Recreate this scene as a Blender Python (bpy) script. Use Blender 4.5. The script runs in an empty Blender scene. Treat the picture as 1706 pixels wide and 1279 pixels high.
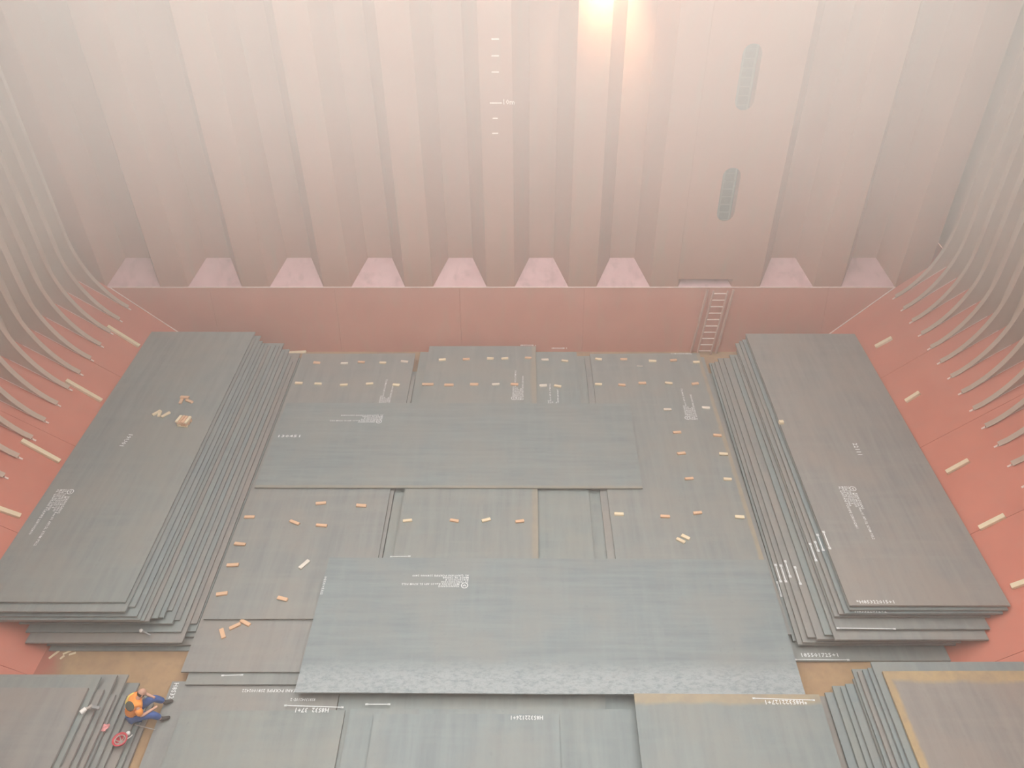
import bpy, bmesh, math, random
from mathutils import Vector, Matrix
random.seed(7)
SC = bpy.context.scene
COL = SC.collection
# ------------------------------------------------------------------ camera
FPX, PCX, PCY, CAMZ = 1322.0, 878.0, 639.5, 18.5
TH = math.radians(37.92)
CT, ST = math.cos(TH), math.sin(TH)
cam = bpy.data.cameras.new('camera')
cam.sensor_width = 36.0
cam.lens = FPX/1706*36.0
cam.shift_x = (853-PCX)/1706
cam.clip_end = 300
camo = bpy.data.objects.new('camera', cam)
camo.location = (0, 0, CAMZ)
camo.rotation_euler = (math.pi/2-TH, 0, 0)
COL.objects.link(camo)
SC.camera = camo
# ------------------------------------------------------------------ world, lamps, exposure
W = bpy.data.worlds.new('overcast_sky'); SC.world = W; W.use_nodes = True
bg = W.node_tree.nodes['Background']
bg.inputs['Color'].default_value = (1.0, 0.99, 0.965, 1)
bg.inputs['Strength'].default_value = 3.25
sun = bpy.data.lights.new('sun', 'SUN'); sun.energy = 0.6; sun.angle = math.radians(25); sun.color = (1, .93, .82)
suno = bpy.data.objects.new('sun', sun); suno.rotation_euler = (math.radians(12), math.radians(-6), 0); COL.objects.link(suno)
SC.view_settings.view_transform = 'Standard'
SC.view_settings.look = 'None'
SC.view_settings.exposure = 0.0
SC.view_settings.gamma = 1.0
SC.view_settings.use_curve_mapping = False
SC.cycles.use_denoising = True
SC.cycles.max_bounces = 8
SC.cycles.diffuse_bounces = 5
SC.cycles.volume_bounces = 2
SC.cycles.caustics_reflective = False
SC.cycles.caustics_refractive = False
SC.cycles.sample_clamp_indirect = 6.0

# ------------------------------------------------------------------ helpers
def ray(px, py):
    u = (px-PCX)/FPX; v = -(py-PCY)/FPX
    return Vector((u, CT+v*ST, -ST+v*CT))
def P(px, py, z):
    d = ray(px, py); t = (z-CAMZ)/d.z
    return Vector((d.x*t, d.y*t, z))
def PY(px, py, Y):
    d = ray(px, py); t = Y/d.y
    return Vector((d.x*t, Y, CAMZ+d.z*t))
def PS(px, py, foot, slope):            # point on a hopper slope plate  z = slope*|x-foot|
    d = ray(px, py)
    s = -1 if foot < 0 else 1
    t = (CAMZ + s*slope*foot)/(s*slope*d.x - d.z)
    return Vector((d.x*t, d.y*t, CAMZ+d.z*t))

def tag(o, label=None, cat=None, group=None, kind=None):
    if label: o['label'] = label
    if cat: o['category'] = cat
    if group: o['group'] = group
    if kind: o['kind'] = kind
    return o
def link_mesh(name, me, m=None, parent=None):
    o = bpy.data.objects.new(name, me)
    COL.objects.link(o)
    if m is not None and not me.materials: me.materials.append(m)
    if parent is not None: o.parent = parent
    return o
def obj(name, bm, m=None, parent=None, smooth=False):
    me = bpy.data.meshes.new(name)
    bmesh.ops.recalc_face_normals(bm, faces=bm.faces)
    bm.to_mesh(me); bm.free()
    if smooth:
        for p in me.polygons: p.use_smooth = True
    return link_mesh(name, me, m, parent)
def empty(name, loc, rz=0):
    o = bpy.data.objects.new(name, None); COL.objects.link(o)
    o.location = loc; o.rotation_euler = (0, 0, rz); o.empty_display_size = .1
    return o
def add_box(bm, c, s, rot=None, bevel=0.0):
    r = bmesh.ops.create_cube(bm, size=1.0)
    vs = r['verts']
    M = Matrix.Translation(c) @ (rot.to_4x4() if rot is not None else Matrix.Identity(4)) @ Matrix.Diagonal((s[0], s[1], s[2], 1))
    bmesh.ops.transform(bm, matrix=M, verts=vs)
    if bevel > 0:
        es = list({e for v in vs for e in v.link_edges})
        bmesh.ops.bevel(bm, geom=es, offset=bevel, segments=1, affect='EDGES')
def add_tube(bm, pts, r, n=8, r2=None):
    pts = [Vector(p) for p in pts]; rings = []
    for i, p in enumerate(pts):
        d = (pts[min(i+1, len(pts)-1)]-pts[max(i-1, 0)]).normalized()
        a = d.orthogonal().normalized() if abs(d.z) > .99 else d.cross(Vector((0, 0, 1))).normalized()
        b = d.cross(a)
        rr = r if r2 is None else r+(r2-r)*i/(len(pts)-1)
        rings.append([bm.verts.new(p+(a*math.cos(2*math.pi*k/n)+b*math.sin(2*math.pi*k/n))*rr) for k in range(n)])
    for i in range(len(rings)-1):
        for k in range(n):
            bm.faces.new((rings[i][k], rings[i][(k+1) % n], rings[i+1][(k+1) % n], rings[i+1][k]))
    bm.faces.new(rings[0][::-1]); bm.faces.new(rings[-1])
def quad(bm, a, b, c, d):
    return bm.faces.new([bm.verts.new(Vector(p)) for p in (a, b, c, d)])
def slab(bm, pts, n, t):                # polygon given thickness t along -n
    n = Vector(n).normalized()
    top = [bm.verts.new(Vector(p)) for p in pts]
    bot = [bm.verts.new(Vector(p)-n*t) for p in pts]
    bm.faces.new(top); bm.faces.new(bot[::-1])
    for i in range(len(pts)):
        j = (i+1) % len(pts)
        bm.faces.new((top[i], bot[i], bot[j], top[j]))

# ------------------------------------------------------------------ materials
class NT:
    def __init__(s, name):
        s.m = bpy.data.materials.new(name); s.m.use_nodes = True
        s.t = s.m.node_tree; s.n = s.t.nodes; s.b = s.n['Principled BSDF']
    def node(s, ty, **kw):
        x = s.n.new(ty)
        for k, v in kw.items():
            if k.startswith('i_'):
                x.inputs[k[2:].replace('_', ' ')].default_value = v
            else: setattr(x, k, v)
        return x
    def l(s, a, b): s.t.links.new(a, b)
    def coord(s, scale=(1, 1, 1), kind='Object'):
        c = s.node('ShaderNodeTexCoord'); mp = s.node('ShaderNodeMapping')
        mp.inputs['Scale'].default_value = scale
        s.l(c.outputs[kind], mp.inputs['Vector']); return mp.outputs['Vector']
    def noise(s, scale, vec, detail=4, rough=.6):
        x = s.node('ShaderNodeTexNoise'); x.inputs['Scale'].default_value = scale
        x.inputs['Detail'].default_value = detail; x.inputs['Roughness'].default_value = rough
        s.l(vec, x.inputs['Vector']); return x.outputs['Fac']
    def ramp(s, fac, stops):
        r = s.node('ShaderNodeValToRGB'); e = r.color_ramp.elements
        while len(e) < len(stops): e.new(.5)
        for k, (p, c) in enumerate(stops):
            e[k].position = p
            e[k].color = (c, c, c, 1) if isinstance(c, (int, float)) else (*c, 1)
        s.l(fac, r.inputs['Fac']); return r.outputs['Color']
    def mix(s, fac, a, b, mode='MIX'):
        x = s.node('ShaderNodeMix', data_type='RGBA', blend_type=mode)
        for inp, v in ((x.inputs[0], fac), (x.inputs[6], a), (x.inputs[7], b)):
            if isinstance(v, (int, float)): inp.default_value = v
            elif isinstance(v, tuple): inp.default_value = (*v, 1)
            else: s.l(v, inp)
        return x.outputs[2]
    def math(s, op, a, b=0.0, clamp=False):
        x = s.node('ShaderNodeMath', operation=op, use_clamp=clamp)
        for inp, v in ((x.inputs[0], a), (x.inputs[1], b)):
            if isinstance(v, (int, float)): inp.default_value = v
            else: s.l(v, inp)
        return x.outputs[0]
    def bump(s, h, strength, dist=.01):
        x = s.node('ShaderNodeBump'); x.inputs['Strength'].default_value = strength
        x.inputs['Distance'].default_value = dist
        s.l(h, x.inputs['Height']); s.l(x.outputs[0], s.b.inputs['Normal'])
    def set(s, col=None, rough=None, metal=None, spec=None):
        for k, v in (('Base Color', col), ('Roughness', rough), ('Metallic', metal), ('Specular IOR Level', spec)):
            if v is None: continue
            if isinstance(v, tuple): s.b.inputs[k].default_value = (*v, 1)
            elif isinstance(v, (int, float)): s.b.inputs[k].default_value = v
            else: s.l(v, s.b.inputs[k])
        return s.m

def simple(name, col, rough=.6, var=.12, scale=6, metal=0, spec=.4):
    t = NT(name); v = t.coord()
    n = t.noise(scale, v)
    c = t.ramp(n, [(.3, tuple(x*(1-var) for x in col)), (.7, tuple(min(1, x*(1+var)) for x in col))])
    return t.set(c, rough, metal, spec)

def steel():
    t = NT('mill_steel')
    vl = t.coord((.25, 3.0, 1)); vx = t.coord((3.0, .3, 1)); v = t.coord()
    oi = t.node('ShaderNodeObjectInfo')
    off = t.node('ShaderNodeVectorMath', operation='ADD')
    sc = t.node('ShaderNodeVectorMath', operation='SCALE'); sc.inputs['Scale'].default_value = 1.0
    comb = t.node('ShaderNodeCombineXYZ'); big = t.math('MULTIPLY', oi.outputs['Random'], 97.0)
    t.l(big, comb.inputs[0]); t.l(big, comb.inputs[2])
    def shifted(vec):
        a = t.node('ShaderNodeVectorMath', operation='ADD'); t.l(vec, a.inputs[0]); t.l(comb.outputs[0], a.inputs[1]); return a.outputs[0]
    vl, vx, v2 = shifted(vl), shifted(vx), shifted(v)
    tint = t.node('ShaderNodeAttribute', attribute_type='OBJECT', attribute_name='tint').outputs['Fac']
    base = t.ramp(tint, [(0, (.232, .276, .286)), (.35, (.246, .280, .268)), (.65, (.266, .270, .256)), (1, (.290, .266, .242))])
    n1 = t.noise(1.6, vl, 5); n2 = t.noise(1.2, vx, 4); n3 = t.noise(.55, v2, 3); n4 = t.noise(9, v2, 5)
    c = t.mix(t.ramp(n1, [(.35, 0.0), (.68, .7)]), base, t.mix(1, base, (.76, .765, .79), 'MULTIPLY'))
    c = t.mix(t.ramp(n2, [(.48, 0.0), (.7, .34)]), c, t.mix(1, base, (1.18, 1.16, 1.12), 'MULTIPLY'))
    c = t.mix(t.ramp(n3, [(.42, 0.0), (.64, .65)]), c, t.mix(1, base, (1.1, .985, .92), 'MULTIPLY'))
    c = t.mix(t.ramp(n4, [(.60, 0.0), (.76, .5)]), c, t.mix(1, base, (.76, .74, .72), 'MULTIPLY'))
    # weathered rims: width in metres on each of the four sides (object properties)
    sep = t.node('ShaderNodeSeparateXYZ'); tc = t.node('ShaderNodeTexCoord'); t.l(tc.outputs['Object'], sep.inputs[0])
    wob = t.math('MULTIPLY', t.math('SUBTRACT', t.noise(1.3, v2, 5, .7), .5), .35)
    def attr(nm): return t.node('ShaderNodeAttribute', attribute_type='OBJECT', attribute_name=nm).outputs['Fac']
    hl, hw = attr('half_length'), attr('half_width')
    tot = None
    for nm, d in (('rim_x1', t.math('SUBTRACT', hl, sep.outputs[0])), ('rim_x0', t.math('ADD', hl, sep.outputs[0])),
                  ('rim_y1', t.math('SUBTRACT', hw, sep.outputs[1])), ('rim_y0', t.math('ADD', hw, sep.outputs[1]))):
        w = attr(nm)
        k = t.math('DIVIDE', t.math('SUBTRACT', t.math('ADD', w, t.math('MULTIPLY', wob, t.math('MULTIPLY', w, 2.4))), d), t.math('MAXIMUM', t.math('MULTIPLY', w, .35), .001), True)
        k = t.math('MULTIPLY', k, t.math('GREATER_THAN', w, .001))
        tot = k if tot is None else t.math('MAXIMUM', tot, k)
    rustc = t.ramp(t.noise(2.5, v2, 4), [(.3, (.36, .265, .16)), (.6, (.46, .34, .18)), (.85, (.33, .25, .2))])
    c = t.mix(t.math('MULTIPLY', tot, attr('rim_strength')), c, rustc)
    # flaking bluish mill scale along the -y side of some plates
    w = attr('scale_band'); d = t.math('ADD', hw, sep.outputs[1])
    k = t.math('DIVIDE', t.math('SUBTRACT', t.math('ADD', w, t.math('MULTIPLY', wob, 1.2)), d), .5, True)
    k = t.math('MULTIPLY', k, t.math('GREATER_THAN', w, .001))
    fl = t.ramp(t.noise(11, shifted(t.coord((.55, 1, 1))), 9, .8), [(.36, (.21, .25, .27)), (.47, (.31, .35, .36)), (.56, (.40, .44, .45)), (.64, (.33, .35, .35))])
    c = t.mix(t.math('MULTIPLY', k, .8), c, fl)
    r = t.ramp(n1, [(.3, .40), (.7, .58)])
    t.bump(n4, .12, .01)
    return t.set(c, r, 0.0, .55)
M_STEEL = steel()

def paint(name, a, b, worn, rough=.55, wornamt=.5, sc=.5):
    t = NT(name); v = t.coord(); vs = t.coord((1.2, 1.2, .25))
    n1 = t.noise(sc, v, 4); n2 = t.noise(2.2, vs, 5, .65); n3 = t.noise(7, v, 6, .7)
    c = t.ramp(n1, [(.3, a), (.7, b)])
    c = t.mix(t.ramp(n2, [(.5, 0.0), (.75, wornamt)]), c, worn)
    c = t.mix(t.ramp(n3, [(.64, 0.0), (.8, wornamt)]), c, tuple(min(1, x*1.25) for x in b))
    t.bump(n3, .1, .02)
    return t.set(c, rough, 0, .4)
M_RED = paint('red_hold_paint', (.54, .165, .110), (.60, .195, .130), (.48, .20, .14), wornamt=.35)
M_STOOL = paint('dusty_red_paint', (.48, .185, .130), (.54, .22, .155), (.42, .24, .165))
M_BULK = paint('faded_red_grey_paint', (.37, .175, .115), (.42, .20, .135), (.30, .225, .15), wornamt=.6, sc=.25)
M_SHEL = paint('sky_lit_pink_shelf_paint', (.60, .36, .36), (.68, .43, .43), (.45, .27, .26), rough=.6, wornamt=.8, sc=1.2)  # sky-lit pink of the sloping plates put into the colour; scuffs are wear
M_SHELL = paint('grey_brown_side_paint', (.46, .345, .265), (.52, .39, .31), (.52, .29, .21), wornamt=.5)
M_DECK = simple('grey_deck_paint', (.45, .42, .38), .7)
M_PALE_LINE = simple('pale_weld_and_sunlit_edge', (.75, .58, .52), .5)  # pale welds and rungs; sunlit edges are put into this colour too
M_MARK = simple('white_stencil_paint', (.78, .80, .80), .7, .1, 30)
M_MARKP = simple('pale_pink_marking_paint', (.95, .82, .75), .7, .04)
def floor_mat():
    t = NT('rusty_tank_top'); v = t.coord()
    n1 = t.noise(.5, v, 5, .6); n2 = t.noise(3, v, 6, .7)
    c = t.ramp(n1, [(.3, (.30, .185, .115)), (.55, (.42, .275, .15)), (.75, (.33, .20, .12))])
    c = t.mix(t.ramp(n2, [(.5, 0.0), (.75, .4)]), c, (.24, .16, .11))
    sep = t.node('ShaderNodeSeparateXYZ'); t.l(t.node('ShaderNodeTexCoord').outputs['Object'], sep.inputs[0])
    d = t.math('SUBTRACT', t.math('ABSOLUTE', t.math('ADD', sep.outputs[0], .8)), t.math('ADD', 10.6, t.math('MULTIPLY', n1, 1.6)))
    c = t.mix(t.math('MULTIPLY', t.math('MULTIPLY', d, 2.2, True), .9, True), c, (.42, .13, .095))
    t.bump(n2, .15, .02)
    return t.set(c, .75, 0, .3)
M_FLOOR = floor_mat()
def wood(name, a, b):
    t = NT(name); v = t.coord((3, 30, 30))
    oi = t.node('ShaderNodeObjectInfo')
    n = t.noise(2, v, 4)
    c = t.ramp(n, [(.3, a), (.7, b)])
    c = t.mix(t.math('MULTIPLY', oi.outputs['Random'], .35), c, (.62, .45, .30))
    return t.set(c, .75, 0, .2)
M_WOODP = wood('pale_cut_wood', (.74, .62, .42), (.84, .73, .52))
M_WOODO = wood('orange_cut_wood', (.66, .40, .24), (.76, .50, .32))
M_WOODG = wood('grey_cut_wood', (.66, .62, .54), (.78, .74, .66))

# ------------------------------------------------------------------ structure of the hold
FL, SL = -12.75, .83            # foot and gradient of the hopper slope plates
FR, SR = 11.1, .90
SHL, SHR = -17.0, 15.7
ZL, ZR = SL*(FL-SHL), SR*(SHR-FR)
YA, YB = -3.0, 27.3             # aft and forward ends
YN = 26.3                       # face of the forward bulkhead's near flanges
ZSH = 2.72                      # height of the stool shelf
ZD = 17.0                       # deck
def structure(name, bm, m, parent=None):
    o = obj(name, bm, m, parent)
    if parent is None: o['kind'] = 'structure'
    return o
bm = bmesh.new(); add_box(bm, (-.8, 11.5, -.05), (24.6, 29.2, .1)); structure('floor', bm, M_FLOOR)
# side walls: shell plate, hopper slope, topside slope, frames with brackets
for side, foot, sl, sh, zt in (('left', FL, SL, SHL, ZL), ('right', FR, SR, SHR, ZR)):
    s = -1 if side == 'left' else 1
    bm = bmesh.new()
    slab(bm, [(sh, YA, zt), (sh, YB, zt), (sh, YB, 14.0), (sh, YA, 14.0)], (-s, 0, 0), .1)
    w = structure('wall_'+side, bm, M_SHELL)
    bm = bmesh.new()
    nseg = 8
    for k in range(nseg):                       # plate strakes with a recessed seam between them
        y0 = YA+(YN-.3-YA)*k/nseg+.006; y1 = YA+(YN-.3-YA)*(k+1)/nseg-.006
        b2 = bmesh.new()
        slab(b2, [(foot, y0, 0), (foot, y1, 0), (sh, y1, zt), (sh, y0, zt)], (-s*sl, 0, 1), .06)
        obj('hopper_plate', b2, M_RED, w)
    slab(bm, [(foot, YA, -.03), (foot, YB, -.03), (sh, YB, zt-.03), (sh, YA, zt-.03)], (-s*sl, 0, 1), .06)
    obj('hopper_backing', bm, M_RED, w)
    bm = bmesh.new()
    slab(bm, [(sh, YA, 13.2), (sh, YB, 13.2), (sh-s*4.75, YB, ZD), (sh-s*4.75, YA, ZD)], (-s*3.8, 0, -4.75), -.1)
    obj('topside_slope', bm, M_SHELL, w)
    # one frame: web following the shell, curved lower bracket, face flat on its free edge
    toe = 1.75
    prof = []
    z0 = zt-sl*toe
    free = []
    for k in range(13):                         # free edge from the bracket toe up the frame
        f = k/12
        d = toe*(1-f)**2.1+.42*(1-(1-f)**2.1)
        z = z0+.10+(3.2)*f**1.15
        free.append((sh-s*d, z))
    free.append((sh-s*.42, 12.9))
    prof = [(sh, zt)]+[(sh-s*toe, z0)]+free+[(sh, 12.9)]
    bm = bmesh.new()
    slab(bm, [(x, 0, z) for x, z in prof], (0, 1, 0), .02)
    for i in range(len(free)-1):
        (x0, z_0), (x1, z_1) = free[i], free[i+1]
        for yy in (-.09, .07):
            pass
        a, b = Vector((x0, -.10, z_0)), Vector((x1, -.10, z_1))
        c, d = Vector((x1, .08, z_1)), Vector((x0, .08, z_0))
        nrm = (b-a).cross(d-a).normalized()
        slab(bm, [a, b, c, d], nrm, .02)
    bmesh.ops.recalc_face_normals(bm, faces=bm.faces)
    fme = bpy.data.meshes.new('side_frame'); bm.to_mesh(fme); bm.free(); fme.materials.append(M_SHELL)
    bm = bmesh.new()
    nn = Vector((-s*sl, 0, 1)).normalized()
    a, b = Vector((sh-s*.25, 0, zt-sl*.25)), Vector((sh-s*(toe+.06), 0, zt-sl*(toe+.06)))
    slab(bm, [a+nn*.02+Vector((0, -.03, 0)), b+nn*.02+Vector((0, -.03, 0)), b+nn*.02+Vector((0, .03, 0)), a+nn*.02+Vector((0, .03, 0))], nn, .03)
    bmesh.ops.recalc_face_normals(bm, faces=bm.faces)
    wme = bpy.data.meshes.new('sunlit_bracket_weld'); bm.to_mesh(wme); bm.free(); wme.materials.append(M_PALE_LINE)  # weld strip coloured pale to carry the sunlit line at the bracket base
    y = 25.75
    while y > 6:
        f = link_mesh('side_frame', fme, None, w); f.location = (0, y, 0)
        g = link_mesh('sunlit_bracket_weld', wme, None, f)
        y -= .83
# forward bulkhead: vertically corrugated, on a lower stool with shedder plates
PER, R0, RW, FF, DEP = 3.13, -6.74, 2.07, .95, 1.0
wf = empty('wall_front', (0, 0, 0)); wf['kind'] = 'structure'
WB = (RW-FF)/2
panels = []
k0 = -4
xs = []
for k in range(k0, 8):
    r0 = R0+k*PER
    xs.append((r0, r0+RW))
def vpanel(name, x0, y0, x1, y1, z0=ZSH, z1=ZD):
    bm = bmesh.new()
    d = Vector((x1-x0, y1-y0, 0)); n = Vector((d.y, -d.x, 0))
    slab(bm, [(x0, y0, z0), (x1, y1, z0), (x1, y1, z1), (x0, y0, z1)], n, .03)
    return obj(name, bm, M_BULK, wf)
for i, (a, b) in enumerate(xs):
    if b < SHL-.3 or a > SHR+.3: continue
    vpanel('far_flange', a+WB, YN+DEP, b-WB, YN+DEP)
    vpanel('corrugation_web', a, YN, a+WB, YN+DEP)
    vpanel('corrugation_web', b-WB, YN+DEP, b, YN)
    vpanel('near_flange', b, YN, a+PER, YN)
    bm = bmesh.new()                           # shedder plate
    slab(bm, [(a+.01, YN, ZSH+.02), (b-.01, YN, ZSH+.02), (b-WB-.01, YN+DEP-.01, ZSH+.72), (a+WB+.01, YN+DEP-.01, ZSH+.72)], (0, -.7, 1), .02)
    obj('shedder_plate', bm, M_SHEL, wf)
vpanel('near_flange', SHL-.5, YN, xs[1][0], YN) if False else None
# stool face made of wide plates
YFOOT = 25.85
edges = [SHL, -12.2, -7.4, -2.6, 2.2, 7.0, 11.6, SHR]
for i in range(len(edges)-1):
    bm = bmesh.new()
    slab(bm, [(edges[i]+.005, YFOOT, 0), (edges[i+1]-.005, YFOOT, 0), (edges[i+1]-.005, YN, ZSH), (edges[i]+.005, YN, ZSH)], (0, -ZSH, YN-YFOOT), .05)
    obj('stool_plate', bm, M_STOOL, wf)
bm = bmesh.new(); slab(bm, [(SHL, YFOOT+.05, 0), (SHR, YFOOT+.05, 0), (SHR, YN+.05, ZSH), (SHL, YN+.05, ZSH)], (0, -ZSH, YN-YFOOT), .05)
obj('stool_backing', bm, M_STOOL, wf)
bm = bmesh.new(); slab(bm, [(SHL, YN, ZSH), (SHR, YN, ZSH), (SHR, YN+1.1, ZSH), (SHL, YN+1.1, ZSH)], (0, 0, 1), .05)
obj('stool_shelf', bm, M_STOOL, wf)
bm = bmesh.new(); add_tube(bm, [(SHL+.8, YN-.01, ZSH), (SHR-1.6, YN-.01, ZSH)], .022, 6); obj('shelf_highlight', bm, M_PALE_LINE, wf)  # thin nosing, the shelf edge's highlight put into its pale colour
# hopper / stool welds
for foot, sl, s, sh in ((FL, SL, -1, SHL), (FR, SR, 1, SHR)):
    zz = ZSH; fr = (YN-YFOOT)
    bm = bmesh.new()
    add_tube(bm, [(foot+s*.3/sl, YFOOT-.02+fr*.3/ZSH, .3+.02), (foot+s*zz/sl, YN-.02, zz+.02)], .022, 6)
    obj('corner_weld', bm, M_PALE_LINE, wf)
# depth marks
def font_mesh(body, size, spacing=1.0, line=1.0, align='LEFT', width=1.0):
    c = bpy.data.curves.new('lettering', 'FONT'); c.body = body; c.size = size
    c.space_character = spacing; c.space_line = line; c.align_x = align; c.resolution_u = 1; c.offset = size*.016
    o = bpy.data.objects.new('lettering', c)
    me = bpy.data.meshes.new_from_object(o)
    bpy.data.objects.remove(o); bpy.data.curves.remove(c)
    if width != 1.0:
        for v in me.vertices: v.co.x *= width
    return me
for py, w_ in ((171.5, .40), (197, .17), (222, .2), (120, .24), (93, .24), (65, .24)):
    p = PY(825 if py != 171.5 else 826, py, YN-.004)
    bm = bmesh.new(); add_box(bm, p, (w_, .006, .045)); obj('depth_tick', bm, M_MARKP, wf)
me = font_mesh('10m', .24); o = link_mesh('depth_figure', me, M_MARKP, wf)
p = PY(836.5, 174, YN-.006); o.location = p; o.rotation_euler = (math.pi/2, 0, 0)
# aft bulkhead and deck with the hatch opening
bm = bmesh.new(); add_box(bm, (-.6, YA-.05, ZD/2), (SHR-SHL, .1, ZD)); structure('wall_back', bm, M_BULK)
HX0, HX1, HY0, HY1 = -12.2, 11.0, -.9, 23.6
for nm, x0, x1, y0, y1 in (('ceiling', SHL-.1, SHR+.1, HY1, YB+.4), ('ceiling', SHL-.1, SHR+.1, YA-.1, HY0), ('ceiling', SHL-.1, HX0, HY0, HY1), ('ceiling', HX1, SHR+.1, HY0, HY1)):
    bm = bmesh.new(); add_box(bm, ((x0+x1)/2, (y0+y1)/2, ZD+.03), (x1-x0, y1-y0, .06)); structure(nm, bm, M_DECK)
bm = bmesh.new()
for c, s_ in (((HX0-.05, (HY0+HY1)/2, ZD+.45), (.1, HY1-HY0, .9)), ((HX1+.05, (HY0+HY1)/2, ZD+.45), (.1, HY1-HY0, .9)), (((HX0+HX1)/2, HY1+.05, ZD+.45), (HX1-HX0+.2, .1, .9)), (((HX0+HX1)/2, HY0-.05, ZD+.45), (HX1-HX0+.2, .1, .9))):
    add_box(bm, c, s_)
structure('trim_1', bm, M_DECK)

# ------------------------------------------------------------------ ladder trunk and stool ladder
TX0, TX1 = R0+4*PER-.06, R0+4*PER+RW+.06
tr = empty('ladder_trunk', ((TX0+TX1)/2, YN-.03, ZSH+.4))
tag(tr, 'full-height casing over one wall recess with oblong openings, above the sloping ladder', 'ladder casing')
def oval_spline(cu, cx, cz, w, h, n=10):
    pts = []
    r = w/2
    for k in range(n+1): a = math.pi*k/n; pts.append((cx+r*math.cos(a), cz+h/2-r+r*math.sin(a)))
    for k in range(n+1): a = math.pi+math.pi*k/n; pts.append((cx+r*math.cos(a), cz-h/2+r+r*math.sin(a)))
    sp = cu.splines.new('POLY'); sp.points.add(len(pts)-1); sp.use_cyclic_u = True
    for q, (x, z) in zip(sp.points, pts): q.co = (x, z, 0, 1)
cu = bpy.data.curves.new('casing', 'CURVE'); cu.dimensions = '2D'; cu.fill_mode = 'BOTH'; cu.extrude = .015
sp = cu.splines.new('POLY'); sp.points.add(3); sp.use_cyclic_u = True
for q, c in zip(sp.points, ((TX0, ZSH+.38), (TX1, ZSH+.38), (TX1, ZD-.02), (TX0, ZD-.02))): q.co = (*c, 0, 1)
slots = []
for (xa, ya), (xb, yb) in (((1256, 72), (1238, 184)), ((1222, 279), (1206, 368))):
    a, b = PY(xa, ya, YN-.03), PY(xb, yb, YN-.03)
    slots.append(((a.x+b.x)/2, (a.z+b.z)/2, .62, a.z-b.z))
    oval_spline(cu, *slots[-1])
tmp = bpy.data.objects.new('casing', cu); me = bpy.data.meshes.new_from_object(tmp)
bpy.data.objects.remove(tmp)
Mx = Matrix.Rotation(math.pi/2, 4, 'X')
me.transform(Matrix.Translation((0, YN-.03, 0)) @ Mx); me.transform(Matrix.Translation(-tr.location))
link_mesh('casing', me, M_BULK, tr)
M_RUNG = simple('grey_green_ladder_paint', (.22, .25, .22), .6)
def loc_bm(bm, o): bmesh.ops.translate(bm, verts=bm.verts, vec=-o.location)
for x in (7.2-.2, 7.2+.2):
    bm = bmesh.new(); add_box(bm, (x, YN+.45, 9.8), (.06, .02, 13.6)); loc_bm(bm, tr); obj('rail', bm, M_RUNG, tr)
z = ZSH+.5
bm = bmesh.new(); add_tube(bm, [(7.0, YN+.45, 0), (7.4, YN+.45, 0)], .02, 6)
bmesh.ops.recalc_face_normals(bm, faces=bm.faces); rme = bpy.data.meshes.new('rung'); bm.to_mesh(rme); bm.free(); rme.materials.append(M_RUNG)
while z < 14:
    r = link_mesh('rung', rme, None, tr); r.location = Vector((0, 0, z))-tr.location; z += .3
# added dark panel behind the openings, shade of the recess put into its colour
bm = bmesh.new(); add_box(bm, (7.0, YN+.62, 9.8), (1.1, .02, 13.6)); loc_bm(bm, tr); obj('shade_panel', bm, simple('green_grey_slot_shade', (.13, .16, .145), .7), tr)
M_LAD = simple('reddish_ladder_paint', (.46, .27, .21), .6)
lt, lb = PY(1196, 482, YN-.12), P(1178, 590, .42)
lb = Vector((lb.x, YFOOT-.28, .32)); lt = Vector((lb.x+.08, YN-.10, ZSH+.05))
xc = PY(1186, 535, 26.0).x
ld = empty('sloping_ladder', (xc, YFOOT-.3, 0))
tag(ld, 'narrow red ladder with rungs leaning down the stool face below the trunk', 'ladder')
slope_dir = Vector((.34, .36, ZSH))
base = Vector((xc-.2, YFOOT-.22, .02))
top = base+slope_dir
for dx in (-.27, .27):
    bm = bmesh.new(); d = (top-base)
    a, b = base+Vector((dx, 0, 0)), top+Vector((dx, 0, 0))
    add_tube(bm, [a, b], .04, 6); loc_bm(bm, ld); obj('rail', bm, M_LAD, ld)
for dx in (-.5, .5):
    bm = bmesh.new(); a, b = base+Vector((dx, .1, 0)), top+Vector((dx, .08, 0))
    add_tube(bm, [a, b], .055, 6); loc_bm(bm, ld); obj('side_guard', bm, M_LAD, ld)
for k in range(10):
    q = base+slope_dir*((k+.6)/10)
    bm = bmesh.new(); add_tube(bm, [q-Vector((.27, 0, 0)), q+Vector((.27, 0, 0))], .022, 6); loc_bm(bm, ld); obj('rung', bm, M_PALE_LINE, ld)

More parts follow.
